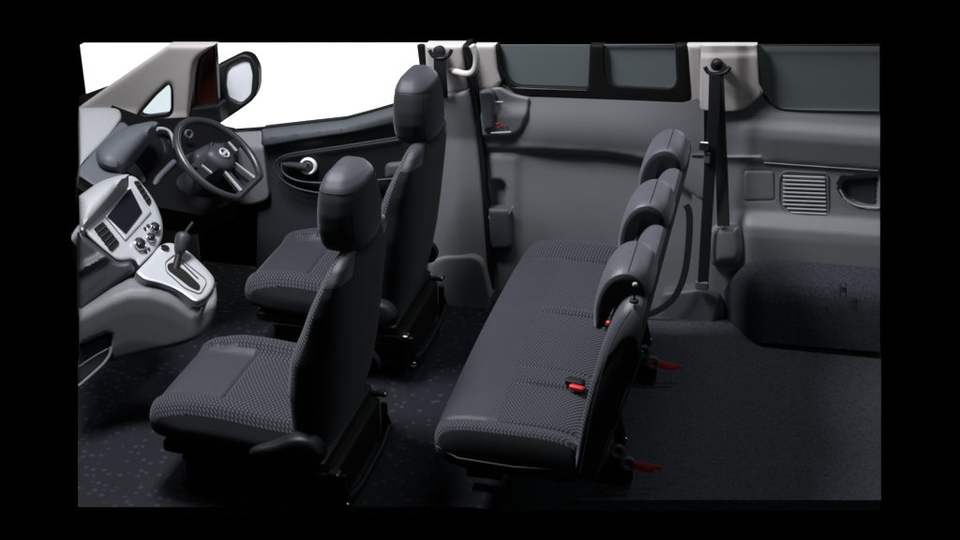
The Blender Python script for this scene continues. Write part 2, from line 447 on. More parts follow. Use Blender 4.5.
# ------------------------------------------------------------------ sliding side door
sd = thing('sliding_door', (.45, .8, FZ), 'grey sliding side door panel with two dark panes in black frames behind the bench', 'door')
def crease(x): return interp([(478, 147), (520, 148.5), (551, 150), (580, 151.5), (607, 153), (630, 156.5), (645, 160), (655, 165), (665, 174), (700, 200)], x)[0]
def dh(x, y):
    c = crease(x); t = (y-92)/(c-92)
    if y < c: h = .012+.038*math.sin(math.pi*min(1, max(0, t))*.62)**1.3
    else: h = .012+.008*sm(c+4, c+60, y)
    k = sm(c-1.5, c+5, y)
    h = (1-k)*(.012+.038*math.sin(math.pi*min(1, max(0, (y-92)/(c-92)))*.62)**1.3)+k*(.012+.01*sm(c+4, c+80, y))
    h *= .55+.45*sm(500, 545, x)
    if y > c: h += .012*sm(524, 512, x)*sm(c+3, c+12, y)
    return h
cup = rcorner([(488, 183, 6), (492, 179, 5), (503, 179, 5), (509, 186, 6), (511, 214, 4), (505, 223, 6), (492, 223, 6), (487, 214, 4)], 5)
dout = rcorner([(476, 92, 0), (500, 88, 4), (512, 93, 6), (530, 97, 4), (684, 103, 5), (697, 98, 0), (704, 110, 0), (704, 325, 0), (484, 325, 0)], 4)
def dh2(x, y):
    h = dh(x, y)
    if inside(x, y, cup): h -= .035*sm(0, 5, edist(x, y, cup))
    return h
panel('door_panel', dout, W, GREY, sd, h=dh2, step=3., thick=.04)
fr_out = rcorner([(495, 45, 0), (498, 70, 6), (512, 93, 12), (530, 97.5, 6), (683, 104, 5), (691, 100, 7), (690, 84, 4), (686, 45, 0)], 6)
pn1 = rcorner([(498.5, 45, 0), (502.5, 70, 8), (513, 85.5, 10), (588, 88, 4), (590, 45, 0)], 6)
pn2 = rcorner([(604, 45, 0), (606, 76, 7), (613, 85, 6), (671, 88, 6), (677, 82, 6), (675, 45, 0)], 6)
wf = panel('window_frame', fr_out, W, RUB, sd, h=.016, holes=[pn1, pn2], step=4, thick=.03, bulge=(3, .006))
panel('window_pane', pn1, W, TINT, sd, h=-.006, step=12, thick=.005)
panel('window_pane', pn2, W, TINT, sd, h=-.002, step=12, thick=.005)
tube('pane_trim', [W(x, y, .004) for x, y in pn2], .0028, GREYD, wf, closed=True, n=6)
tube('bright_strip', [W(512, 87.5, .014), W(530, 88.6, .016), W(587, 90.6, .016)], .0018, CHR, wf, n=6)
tube('bright_strip', [W(614, 87.5, .012), W(640, 89.2, .012), W(670, 90.2, .012), W(678, 85, .01)], .0024, GREYL, wf, n=6)

panel('front_pillar_trim', rcorner([(475, 45, 0), (495.5, 45, 0), (498, 70, 4), (502, 82, 3), (494, 90, 6), (473, 89, 0)], 3), W, BEI, sd, h=.02, bulge=(4, .008), step=3, thick=.03)
panel('rear_pillar_trim', rcorner([(687, 45, 0), (702, 45, 0), (704, 100, 0), (699, 107, 3), (690, 103, 3)], 3), W, BEI, sd, h=.012, bulge=(4, .008), step=3, thick=.03)
ls = panel('latch_section', rcorner([(476, 90, 0), (500, 87, 4), (511, 94, 6), (530, 98, 3), (527, 114, 3), (521, 132, 8), (508, 137, 4), (482, 137, 0)], 3), W, GREY, sd,
      h=lambda x, y: .028+.02*sm(100, 118, y), bulge=(3, .008), step=2.5, thick=.03)
panel('latch_bar', rcorner([(479, 92, 2), (490, 90, 3), (494, 94, 3), (494, 129, 3), (484, 131, 2)], 2), W, GREYD, ls, h=.062, bulge=(3, .01), step=2.5, thick=.03)
rc = panel('latch_recess', rcorner([(492, 115, 2), (496, 113, 3), (509, 124, 3), (509, 130, 2), (493, 131.5, 2)], 2), W, CHAR, ls, h=.047, bulge=(2, .006), step=2.5, thick=.008)
tube('latch_lip', [W(491, 133, .055), W(511, 132, .055)], .0028, GREYL, ls, n=8)
tube('latch_tab', [W(495, 102, .05), W(503, 102, .05)], .003, GREYL, ls, n=8)
for k, (xx, ch) in enumerate(((497, 0), (501, 1), (505, 2))):     # little red pictogram strokes
    s = [[(0, 0), (2.4, 0), (2.4, 4), (0, 4), (0, 0)], [(0, 4), (0, 0), (2.4, 2.2), (0, 2.2)], [(1.2, 4), (1.2, 0), (0, 1.5), (2.4, 1.5)]][ch]
    tube('red_marking', [W(xx-1+a, 123.3+b+k*.3, .053) for a, b in s], .0014, SIGN, rc, n=5)
tube('cup_lip', [W(x, y, .045) for x, y in [(486.5, 205), (487, 214), (491, 221), (497, 223), (503, 221.5), (508, 216), (513, 206.5)]], .0022, GREYL, sd, smooth_k=2, n=8)
panel('cup_holder', rcorner([(487, 208, 1), (511, 208, 1), (513, 246, 5), (509, 251, 4), (492, 251, 4), (488, 240, 3)], 4), W, GREYD, sd, h=.05, bulge=(5, .02), step=2.5, thick=.04)

# ------------------------------------------------------------------ B pillar
bp = thing('middle_pillar', (.1, .78, FZ), 'tall grey door pillar with pale top trim behind the driver seat', 'pillar')
panel('upper_trim', rcorner([(425, 45, 0), (463, 45, 0), (468, 89, 2), (455, 93, 6), (440, 97, 0), (428, 97, 0)], 2), W, BEI, bp, h=.045, bulge=(4, .012), step=3, thick=.05)
panel('lower_trim', rcorner([(428, 97, 0), (441, 96, 4), (456, 93, 4), (469, 89, 2), (478, 130, 0), (484, 200, 0), (491, 292, 3), (480, 300, 0), (428, 300, 0)], 3), W, GREY, bp,
      h=lambda x, y: .05+.02*sm(485, 455, x), bulge=(5, .015), step=4, thick=.05)
panel('foot_trim', rcorner([(430, 262, 0), (442, 256, 6), (474, 255, 6), (484, 262, 6), (492, 296, 3), (488, 312, 4), (478, 319, 4), (430, 320, 0)], 4), W, GREY, bp,
      h=lambda x, y: .085, bulge=(4, .014), step=3, thick=.06)
panel('door_seal', rcorner([(463, 45, 0), (468.5, 45, 0), (478, 93, 4), (485, 160, 0), (493.5, 292, 3), (489, 293, 3), (480.5, 160, 0), (473, 93, 4)], 2), W, RUB, bp, h=.05, bulge=(2, .006), step=2.5, thick=.07)
gh = tube('grab_handle', [W(451, 71, .055), W(456, 71.5, .075), W(466, 74.5, .095), W(473, 72.5, .10), W(476.5, 65, .10), W(476.5, 54, .10), W(472, 45.5, .10)], .0105, BEI, bp, smooth_k=2, n=14)
box('door_sill', tuple(W(455, 326, .06)), (.28, .05, .03), CHAR, bp)
# belt at the driver
sb = thing('driver_seat_belt', tuple(W(438, 94, .08)), 'black seat belt hanging from its anchor at the pillar beside the driver headrest', 'seat belt')
an = disc('belt_anchor', W(440, 51, .06), (0, -1, .2), .018, .02, RUB, sb)
tube('anchor_guide', [W(429.5, 50, .075), W(433, 57, .08), (W(441, 59, .085)), W(449, 56, .08), W(451.5, 50, .075)], .0065, BLK, an, smooth_k=2)
tube('belt_strap', [W(440, 55, .085), W(440, 70, .09), W(441.5, 90, .09), W(442, 98, .062)], .02, BELT, sb, flat=(.042, .003, (0, -1, 0)), n=12)
# ------------------------------------------------------------------ front door
fd = thing('cab_door', (-.35, .8, FZ), 'dark front door panel with white ringed pull handle and big mirror at the windscreen', 'door')
D = wallsurf(.82, .15)
def wl(x): return interp([(214, 132), (240, 130), (262, 128.6), (299, 124.4), (344, 119.4), (370, 112.5), (394, 105.5), (430, 92)], x)[0]
top = [(x, wl(x)) for x in (262, 280, 299, 320, 344, 357, 370, 382, 394, 412, 430)]
panel('door_panel', rcorner([(x, y, 0) for x, y in top]+[(440, 92, 0), (440, 325, 0), (255, 325, 0), (258, 200, 0)], 0), D, CHAR, fd,
      h=lambda x, y: interp([(0, 0), (4, .02), (10, .04), (18, .045), (24, .03), (32, .02), (60, .02), (110, .035), (200, .04)], y-wl(x))[0], step=3.5, thick=.04)
panel('sill_trim', rcorner([(x, y+1.5, 0) for x, y in top]+[(430, 112, 0), (394, 124, 0), (360, 131.5, 0), (310, 139, 0), (264, 147, 0)], 0), D, GREYD, fd,
      h=lambda x, y: interp([(0, .02), (4, .04), (9, .058), (14, .06), (25, .052)], y-wl(x))[0], bulge=(2, .006), step=3, thick=.03)
panel('front_trim', rcorner([(214, 133, 0), (262, 129, 2), (264, 150, 4), (268, 185, 6), (270, 200, 8), (250, 206, 6), (205, 200, 0)], 2), D, GREY, fd,
      h=lambda x, y: .05*sm(130, 150, y)+.004, bulge=(3, .01), step=3, thick=.03)
pk = rcorner([(277, 157, 12), (320, 150, 20), (400, 138, 0), (440, 132, 0), (440, 192, 0), (400, 192, 0), (330, 190, 12), (300, 186, 14), (281, 174, 12)], 12)
panel('armrest_inset', pk, D, BLK, fd, h=.052, bulge=(3, .008), step=3, thick=.02)
tube('inset_edge', [D(x, y, .066) for x, y in [(400, 137), (360, 143.5), (320, 149.5), (290, 153.5), (277, 159), (274, 168), (280, 179), (294, 188), (316, 193), (345, 195)]], .0035, CHAR, fd, smooth_k=2)
tube('inset_edge', [D(x, y, .07) for x, y in [(282, 163), (281, 171), (289, 178), (302, 182), (330, 183.5), (345, 183), (400, 178)]], .003, GREYD, fd, smooth_k=2)
panel('armrest', rcorner([(385, 163, 6), (440, 158, 0), (440, 176, 0), (385, 179, 4)], 4), D, GREYD, fd, h=.075, bulge=(5, .02), step=3, thick=.03)
hr = D(308.7, 166, .062)
hd = disc('handle_ring', hr, (.1, -1, .15), .031, .016, WHT, fd, bev=.006, inner=.0185, N=40)
disc('handle_boss', hr+Vector((0, .004, 0)), (.1, -1, .15), .018, .020, CHAR, hd, bev=.004)
tube('pull_lever', [D(284, 164.5, .068), D(292, 165, .072), D(302, 166.5, .08), D(308, 167.5, .085)], [.008, .011, .013, .014], CHAR, hd, smooth_k=1, n=14)
tube('window_channel', [D(x, wl(x)-.6, .004) for x in range(214, 432, 8)], .0045, RUB, fd, n=8)
panel('window_post', rcorner([(193, 62, 3), (214, 45, 0), (215.5, 68, 0), (217.5, 118, 2), (190, 118, 2)], 2), D, MAROON, fd, h=-.02, step=4, thick=.03)
tube('frame_edge', [D(191, 118, .0), D(192, 90, .0), D(194.5, 62, .0), D(213.5, 46, .0)], .0045, RUB, fd, n=8)
tube('frame_edge', [D(214, 45.5, .0), D(215.5, 70, .0), D(218, 118, .0)], .0045, RUB, fd, n=8)
tube('frame_edge', [D(421, 45, .02), D(423, 62, .02), D(427, 96, .02)], .013, RUB, fd, n=8)
# mirror
MS = plane(D(240, 85, -.16), (.25, -1, .15))
mh_o = rcorner([(216, 66, 2), (236, 56, 4), (243, 53, 4), (252, 55.5, 5), (259, 68, 6), (259, 88, 6), (254, 99.5, 6), (241, 109, 5), (226, 119, 4), (219, 124, 2), (217, 100, 2)], 4)
mg_o = rcorner([(227.5, 70, 3), (231, 65, 3), (243, 59.5, 3), (249, 60.5, 3), (252.5, 74, 4), (251, 94, 4), (241.5, 103, 4), (229, 97, 3), (226.5, 84, 3)], 3)
mh = panel('mirror_housing', mh_o, MS, BLK, fd, h=.03, bulge=(3, .012), step=2.5, holes=[mg_o], thick=.07)
panel('mirror_glass', rcorner([(227, 69, 3), (230.5, 64.5, 3), (243, 59, 3), (249.5, 60, 3), (253, 74, 4), (251.5, 94.5, 4), (241.5, 103.5, 4), (228.5, 97.5, 3), (226, 84, 3)], 3), MS, MIR, mh, h=.012, step=5, thick=.01)
panel('mirror_mount', rcorner([(191, 108, 3), (214, 105, 3), (219, 104, 2), (222, 122, 3), (206, 127, 2), (188, 121, 2)], 3), D, BLK, fd, h=.02, bulge=(3, .012), step=2.5, thick=.06)

# ------------------------------------------------------------------ windscreen pillar
ap = thing('windscreen_pillar', tuple(at(140, 118, y=.72)), 'pale slanting windscreen pillar around a small triangular window', 'pillar')
A = wallsurf(.78, .2)
tri = rcorner([(136.5, 116, 4), (153, 97, 8), (169, 82.5, 5), (172, 88, 4), (172, 110, 4), (168, 114.5, 4), (145, 117.5, 3)], 4)
panel('pillar_trim', rcorner([(79, 107, 0), (107, 87, 8), (168, 45, 0), (214, 45, 0), (194, 61, 6), (191, 75, 4), (187, 121, 0), (150, 124, 0), (120, 118, 0), (79, 109, 0)], 3), A, BEI, ap, holes=[tri],
      h=lambda x, y: .010*sm(190, 120, x+(y-60)*.9), bulge=(5, .012), step=3, thick=.04)
panel('quarter_glass', tri, A, GLZ, ap, h=-.012, step=8, thick=.005)
tube('glass_seal', [A(x, y, .002) for x, y in tri], .0042, RUB, ap, closed=True, n=8)
# cowl edge left of the pillar
panel('windscreen_seal', rcorner([(79, 97, 0), (106.5, 87, 1), (92, 98, 2), (79, 106.5, 0)], 1), A, RUB, ap, h=-.03, bulge=(2, .004), step=3, thick=.02)

# ------------------------------------------------------------------ dashboard
db = thing('dashboard', (-1.0, .1, FZ), 'grey dashboard with hooded instruments and silver centre panel with screen', 'dashboard')
T = plane(at(100, 135, z=.93), (.25, -.1, 1))
panel('top_pad', rcorner([(79, 107.5, 0), (112, 107.5, 8), (120, 110, 5), (122, 118, 4), (112, 133, 8), (80, 166, 0)], 3), T, TPD, db, h=0, bulge=(5, .012), step=3, thick=.06)
panel('top_shelf', rcorner([(112, 105, 0), (125, 110, 8), (150, 119, 6), (190, 117, 6), (216, 124, 4), (235, 128, 0), (240, 200, 0), (200, 215, 0), (120, 200, 0), (80, 185, 0), (79, 160, 0)], 4), plane(at(140, 130, z=.87), (.35, -.1, .9)), VOID, db, h=0, step=5, thick=.08)
# instrument hood: a big lobe
T2 = plane(at(125, 145, z=.94), (.5, -.25, .85))
panel('lower_pad', rcorner([(79, 168, 0), (122, 120, 6), (132, 130, 4), (104, 168, 10), (118, 173, 6), (128, 176, 4), (100, 190, 0), (79, 176, 0)], 3), plane(at(100, 160, z=.91), (.35, -.1, .95)), GREYD, db, h=.01, bulge=(3, .006), step=3, thick=.04)
hood = rcorner([(95, 158, 6), (97, 148, 8), (122, 127, 18), (152, 121, 6), (159, 122.5, 3), (157, 127, 3), (144, 146, 12), (131, 160, 8), (124, 171, 8), (112, 173, 10), (99, 168, 8)], 8)
panel('instrument_hood', hood, T2, GREYD, db, h=.03, bulge=(15, .06), step=2, thick=.05)
IP = plane(at(155, 160, z=.82), (.85, -.15, .5))
panel('instrument_panel', rcorner([(131, 160, 3), (157, 127, 8), (170, 127, 8), (178, 142, 6), (186, 170, 6), (170, 195, 4), (152, 190, 3)], 5), IP, SCRN, db, h=0, step=4, thick=.04)
tube('instrument_rim', [IP(x, y, .02) for x, y in [(157, 129), (163, 128.5), (169, 131), (173, 138), (175, 148)]], .006, GREYL, db, smooth_k=2)
tube('cluster_rib', [IP(x, y, .03) for x, y in [(154, 186), (158, 178), (168, 168), (174, 162)]], .010, GREYD, db, smooth_k=2)
tube('cluster_rib', [IP(x, y, .03) for x, y in [(161, 190), (166, 180), (176, 172), (182, 168)]], .007, CHAR, db, smooth_k=2)
panel('cluster_side', rcorner([(124, 171, 3), (132, 160, 3), (138, 166, 4), (155, 192, 4), (166, 215, 4), (160, 225, 2), (140, 180, 4)], 3), IP, GREYD, db, h=.02, bulge=(3, .01), step=3, thick=.04)
panel('steering_shroud', rcorner([(192, 152, 6), (212, 142, 6), (232, 143, 6), (240, 160, 6), (232, 176, 6), (205, 180, 8), (193, 168, 6)], 6), plane(at(212, 160, y=.42), (.8, -.4, .5)), CHAR, db, h=0, bulge=(8, .04), step=3, thick=.12)
disc('air_vent', at(188, 134, y=.55), (.8, -.5, .3), .015, .010, GREYD, db, bev=.004, inner=.010)
# centre stack
ST = plane(at(112, 212, y=-.03), (.77, -.12, .63))
panel('stack_side', rcorner([(79, 196, 0), (100, 181, 12), (120, 175, 6), (130, 174, 3), (112, 196, 4), (90, 222, 3), (80, 236, 0)], 4), plane(at(100, 205, y=-.12), (.3, -.35, .9)), TPD, db, h=0, bulge=(10, .03), step=3, thick=.05)
stk = rcorner([(82, 228, 5), (88, 218, 3), (128, 175, 5), (136, 177, 5), (147, 190, 6), (156, 203, 8), (163, 222, 8), (162.5, 240, 6), (155, 252, 5), (139, 268, 3), (133, 259, 4), (118, 262, 6), (103, 250, 6), (86, 235, 5)], 5)
cs = panel('centre_panel', stk, ST, SIL, db, h=.012, bulge=(4, .012), step=2.5, thick=.06)
scb = panel('screen_bezel', rcorner([(131, 186), (152, 212), (125.5, 241), (105, 216)], 2), ST, SIL, cs, h=.019, bulge=(2, .005), step=3, thick=.008)
panel('screen', rcorner([(130.5, 188), (142.5, 212), (126, 233.5), (107.5, 216)], 1), ST, SCRN, cs, h=.0225, step=4, thick=.003)
for nm, q in (('air_vent', [(94.5, 228), (103, 221.5), (119.8, 243), (112, 251)]), ('air_vent', [(134.2, 181), (138.8, 180.6), (152, 201), (149, 205)])):
    v = panel(nm, rcorner(q, 1.5), ST, RUB, cs, h=.0175, step=3, thick=.004)
    a, b, c, d = [Vector(p) for p in q]
    for k in (.2, .4, .6, .8):
        s, e = a.lerp(d, k), b.lerp(c, k)
        tube('vent_slat', [ST(s.x, s.y, .020), ST(e.x, e.y, .020)], .0018, CHAR, v, n=6)
for (x, y, r) in ((139.5, 244.5, .0215), (150.5, 238, .0165), (154.5, 228, .018)):
    k = disc('control_knob', ST(x, y, .012), ST.n, r, .010, GREYD, cs, bev=.003)
    disc('knob_ring', ST(x, y, .018), ST.n, r*.92, .007, CHR, k, bev=.001, inner=r*.8)
    disc('knob_cap', ST(x, y, .02), ST.n, r*.55, .014, BLK, k, bev=.003)
    tube('knob_pointer', [ST(x-1.5, y-2, .0355), ST(x, y, .0355)], .0009, WHT, k, n=5)
for (x, y) in ((146, 252), (149, 249.5), (145, 229), (148, 226)):
    box('push_button', tuple(ST(x, y, .014)), (.007, .007, .012), CHAR, cs, bev=.001)
# lower dash, left
panel('lower_panel', rcorner([(79, 232, 0), (84, 236, 3), (103, 251, 5), (118, 263, 5), (131, 261, 4), (136, 271, 3), (112, 288, 6), (92, 304, 4), (79, 316, 0)], 3), plane(at(105, 270, y=-.22), (.55, -.7, .4)), CHAR, db,
      h=lambda x, y: .02-.02*sm(0, 14, abs((y-262)+(x-95)*.55)+4), bulge=(5, .02), step=2.5, thick=.05)
tube('panel_seam', [plane(at(105, 270, y=-.22), (.55, -.7, .4))(x, y, .024) for x, y in [(80, 283), (92, 273), (105, 262)]], .0012, RUB, db, n=6)
# ------------------------------------------------------------------ centre console with gear lever
cc = thing('gear_console', (-.66, -.08, .45), 'silver topped grey centre console carrying the automatic gear lever between the front seats', 'console')
G = plane(at(175, 265, z=.68), (.42, -.05, .86))
gtop = rcorner([(135, 273, 3), (150, 258, 6), (160, 245, 5), (171, 242, 6), (188, 251, 6), (207, 269, 8), (215, 279, 5), (214.5, 287, 4), (207, 298, 5), (196, 304, 5), (178, 291, 8), (160, 284, 8), (145, 281, 5)], 5)
gp = panel('top_plate', gtop, G, SIL, cc, h=.008, bulge=(4, .012), step=2.5, thick=.03)
tube('plate_edge', [G(x, y, -.006) for x, y in [(216, 283), (214, 292), (207, 302), (197, 308), (192, 306)]], .004, BLK, gp, smooth_k=2)
panel('gate', rcorner([(167, 264, 3), (173, 262, 3), (186, 271, 4), (201, 286, 4), (199, 291, 3), (190, 287, 4), (176, 276, 4), (168, 270, 3)], 2), G, RUB, gp, h=.0095, step=3, thick=.003)
tube('gate_trim', [G(x, y, .011) for x, y in rcorner([(165, 262, 3), (175, 254, 3), (206, 279, 4), (206, 284, 3), (200, 294, 3), (185, 288, 4), (166, 271, 3)], 3)], .0016, GREY, gp, closed=True, n=6)
tube('gate_lettering', [G(182+i*4, 263+i*3.9, .0095) for i in range(5)], .0022, CHAR, gp, n=6)
b_ = disc('start_button', G(164.5, 249.5, .006), G.n, .013, .008, CHR, gp, bev=.003, inner=.010)
disc('button_cap', G(164.5, 249.5, .006), G.n, .0098, .005, RUB, b_, bev=.002)
g0 = G(175, 270, .0); kz = at(183, 237, x=g0.x+.0)
gl = tube('gear_lever', [g0, g0.lerp(kz, .35), g0.lerp(kz, .7)], [.012, .010, .010], BLK, cc, n=14)
rings = []
ax = (kz-g0).normalized(); u = ax.orthogonal().normalized(); v = ax.cross(u)
for t, r in ((.45, .006), (.47, .012), (.6, .017), (.8, .021), (.95, .023), (1.05, .021), (1.12, .014), (1.15, .004)):
    c = g0.lerp(kz, t); rings.append([c+(u*math.cos(a)+v*math.sin(a))*r for a in [2*math.pi*k/20 for k in range(20)]])
loft('lever_knob', rings, CHAR, gl)
tube('knob_release', [kz+Vector((.0, .0, 0)), kz+Vector((.012, .02, .022)), kz+Vector((.02, .034, .034))], .006, BLK, gl)
# console flank
CF = plane(at(150, 320, y=-.22), (.45, -.75, .35))
def cfh(x, y):
    d = (y-interp([(79, 305), (112, 288), (129, 282), (150, 282), (170, 288), (192, 302), (214, 290)], x)[0])
    return interp([(-5, -.02), (2, .0), (8, .02), (16, .03), (30, .022), (60, .0), (90, -.03)], d)[0]
panel('flank', rcorner([(79, 308, 0), (95, 298, 6), (113, 286, 8), (131, 277, 6), (146, 281, 6), (168, 286, 8), (192, 303, 4), (200, 304, 3), (212, 296, 4), (216, 286, 3), (217.5, 300, 5), (214, 320, 12), (202, 337, 12), (182, 345, 20), (145, 353, 20), (112, 361, 4), (110, 352, 3), (113, 330, 14), (79, 346, 0)], 5), CF, FLK, cc,
      h=cfh, bulge=(4, .012), step=3, thick=.06)
panel('glove_shelf', rcorner([(79, 347, 0), (112, 331, 4), (112, 352, 3), (104, 366, 6), (92, 377, 6), (79, 388, 0)], 3), CF, CHAR, cc, h=-.02, step=3, bulge=(3, .01), thick=.04)
tube('shelf_lip', [CF(x, y, .0) for x, y in [(79, 386), (94, 373), (105, 363), (111, 353), (110.5, 347)]], .005, GREY, cc, smooth_k=2)
tube('shelf_lip', [CF(x, y, .004) for x, y in [(79, 367), (95, 356), (108, 349)]], .003, GREYD, cc, smooth_k=1)
# a dark lower dash/bulkhead behind the pedals
box('footwell_liner', (-1.02, .42, .45), (.12, .7, .5), RUB, db, bev=.03)

# ------------------------------------------------------------------ steering wheel
swc = at(219, 159, y=.36); tl = math.radians(47)
n_ = Vector((math.cos(tl), -.06, math.sin(tl))).normalized()
yv = Vector((0, 1, 0)); yv = (yv-n_*yv.dot(n_)).normalized(); vv = yv.cross(n_)*-1
if vv.z < 0: vv = -vv
sw = thing('steering_wheel', tuple(swc), 'dark flat bottomed steering wheel with silver spokes in front of the driver seat', 'steering wheel')
def wp(a, b, h=0, q=.86): return swc+yv*a*q+vv*b*q+n_*h
rim = []
for k in range(72):
    a = 2*math.pi*k/72; x, z = .155*math.cos(a), .155*math.sin(a)
    z = max(z, -.128) if z < -.11 else z
    rim.append(wp(x, z, 0, 1))
tube('rim', rim, .0122, LEA, sw, closed=True, n=16)
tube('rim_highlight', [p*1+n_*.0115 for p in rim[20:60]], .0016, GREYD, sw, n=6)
hub = rcorner([(-.055, .05, .03), (.055, .05, .03), (.062, -.02, .03), (.03, -.06, .03), (-.03, -.06, .03), (-.062, -.02, .03)], .03)
def spoke(name, pts, h, m, th=.012, par=None):
    V = [wp(a, b, h) for a, b in pts]+[wp(a, b, h-th) for a, b in pts]; n = len(pts)
    return build(name, V, [tuple(range(n)), tuple(range(2*n-1, n-1, -1))]+[(i, (i+1) % n, n+(i+1) % n, n+i) for i in range(n)], m, par or sw, sharp=30)
rings = []
for s, h in ((1, -.03), (1, .008), (.93, .018), (.7, .026), (.4, .029), (.1, .03)):
    rings.append([wp(a*s, b*s, h) for a, b in hub])
hb = loft('hub', rings, CHAR, sw)
em = disc('emblem', wp(0, 0, .0285), n_, .019, .006, SIL, hb, bev=.001, inner=.0142, N=36)
spoke('emblem_bar', [(-.022, -.0045), (.022, -.0045), (.022, .0045), (-.022, .0045)], .035, SIL, .005, em)
for s in (-1, 1):
    spoke('side_spoke', [(s*.05, .028), (s*.165, .022), (s*.168, -.018), (s*.05, -.026)], .004, BLK, .014)
    spoke('spoke_trim', [(s*.112, .024), (s*.117, .024), (s*.112, -.022), (s*.104, -.02)], .009, SIL, .006)
    spoke('lower_spoke', [(s*.012, -.05), (s*.04, -.045), (s*.062, -.145), (s*.03, -.15)], .004, CHAR, .014)
    spoke('spoke_trim', [(s*.040, -.05), (s*.045, -.05), (s*.066, -.138), (s*.054, -.140)], .009, SIL, .006)
tube('column', [swc-n_*.02, swc-n_*.12, swc-n_*.24], [.045, .055, .06], CHAR, sw, n=18)
tube('stalk', [wp(-.02, .02, -.06), wp(-.075, .045, -.05), wp(-.10, .055, -.045)], [.005, .006, .008], BLK, sw, n=10)
tube('stalk', [wp(.02, .02, -.06), wp(.09, .055, -.05), wp(.115, .065, -.045)], [.005, .006, .008], BLK, sw, n=10)

# ------------------------------------------------------------------ front seats
def front_seat(label):
    yc = -.36
    r = thing('bucket_seat', (-.25, yc, FZ), label, 'car seat', 'front bucket seats')
    # cushion: lofted along x
    rings = []; NX, NR = 92, 112
    for i in range(NX):
        s = i/(NX-1); x = -.548+.485*s
        e = min(1, s/.10); rd = math.sqrt(max(0, 1-(1-e)**2))
        b = (.215+.03*sm(0, .3, s))*(.72+.28*rd)
        z1 = .455+.05*rd-.02*sm(.35, .9, s); z0 = .405-.02*s+.02*(1-rd)
        ring = []
        for k in range(NR):
            cx, sx = se(2*math.pi*k/NR, 3.6)
            y = yc+b*cx; z = (z0+z1)/2+(z1-z0)/2*sx
            if sx > .2:
                q = abs(y-yc)
                bol = .032*sm(.12, .165, q)*sm(.248, .19, q)*(.45+.55*sm(0, .3, s))
                wfac = sm(.2, .9, sx)
                z += bol*wfac
                g = min(abs(q-.148), abs(x+.355)+(0 if q < .148 else 9))
                z -= .009*math.exp(-(g/.005)**2)*wfac
                z += .008*math.exp(-((x+.22)/.12)**2)*math.exp(-((y-yc)/.1)**2)*wfac
            ring.append(Vector((x, y, z)))
        rings.append(ring)
    def cm(c):
        q = abs(c.y-yc)
        if c.z < .462 or (q > .220 and c.z < .512): return 2
        if q > .148: return 1
        return 0 if c.x < -.355 else 1
    cu = loft('cushion', rings, [FAB, WEV, DKF], r, cm)
    # backrest
    prof = [(.41, -.145, -.045, .222), (.50, -.150, -.015, .226), (.60, -.152, .005, .238), (.70, -.136, .018, .244), (.78, -.098, .026, .236), (.84, -.074, .031, .236), (.89, -.05, .035, .226), (.925, -.032, .038, .210), (.95, -.02, .038, .188), (.966, -.008, .034, .16), (.974, .002, .026, .12)]
    rings = []; NZ = 70
    for i in range(NZ):
        z = .41+(.974-.41)*(1-(1-i/(NZ-1))**1.3)
        xf, xr, b = interp(prof, z)
        ring = []
        for k in range(96):
            cx, sx = se(2*math.pi*k/96, 3.0)
            y = yc+b*sx; x = (xf+xr)/2+(xr-xf)/2*cx
            if cx < 0:
                q = abs(sx); x += .035*(1-sm(.45, .8, q))*sm(.0, .5, -cx)*sm(.97, .85, z)
                x += .004*math.exp(-((q-.62)/.03)**2)
            ring.append(Vector((x, y, z)))
        rings.append(ring)
    def bm_(c):
        xf, xr, b = interp(prof, c.z); f = (c.x-xf)/(xr-xf)
        if f < .32: return 1 if (abs(c.y-yc) > .13 or c.z < .75) else 0
        return 0 if c.z > .915 and f < .95 else 2
    ba = loft('backrest', rings, [FAB, WEV, DKF], r, bm_)
    for s in (-1, 1):
        tube('piping', [(interp(prof, z)[0]*.55+interp(prof, z)[1]*.45, yc+s*(interp(prof, z)[2]*.985), z) for z in [.45+.05*k for k in range(9)]], .0022, DKF, ba, smooth_k=1, n=6)
    # headrest
    ht = [(.957, .045, .080), (.970, .056, .104), (.99, .061, .120), (1.03, .062, .131), (1.07, .060, .128), (1.105, .056, .116), (1.132, .050, .100), (1.15, .039, .080), (1.160, .025, .057), (1.165, .010, .028)]
    rings = []
    def hpt(z, t, g=1.):
        a, b = interp(ht, z); cx, sx = se(t, 2.5)
        return Vector((-.004-(z-.958)*.05+g*a*cx-(.012*sx*sx if cx < 0 else 0), yc+g*b*1.05*sx, z))
    for i in range(46):
        z = .957+(1.165-.957)*(.5-.5*math.cos(math.pi*i/45))
        rings.append([hpt(z, 2*math.pi*k/64) for k in range(64)])
    h = loft('headrest', rings, [FAB, CHF], r, lambda c: 1 if c.z < 1.122 else 0)  # below the seam the shade of the unlit sides is coloured in
    tube('seam', [hpt(1.1225, 2*math.pi*k/48, 1.003) for k in range(48)], .0013, RUB, h, closed=True, n=6)
    for s_ in (1, -1):
        tube('seam', [hpt(.965+.017*k, s_*math.radians(52), 1.0) for k in range(10)], .0013, RUB, h, n=6)
    for s in (-1, 1):
        tube('headrest_post', [(0, yc+s*.05, .93), (0, yc+s*.05, .98)], .006, CHR, h)
    # hinge covers
    for s in (-1, 1):
        o = rcorner([(-.235, .425, .02), (-.225, .45, .03), (-.15, .475, .03), (-.10, .505, .03), (-.05, .50, .03), (-.02, .46, .03), (-.03, .425, .02), (-.12, .41, .02)], .02)
        rings = [[Vector((x, yc+s*(.225+d), z)) if f == 1 else Vector((-.12+(x+.12)*f, yc+s*(.225+d), .455+(z-.455)*f)) for x, z in o] for d, f in ((0, 1), (.028, 1), (.038, .93), (.043, .8), (.045, .4))]
        loft('hinge_cover', rings, BLK, r)
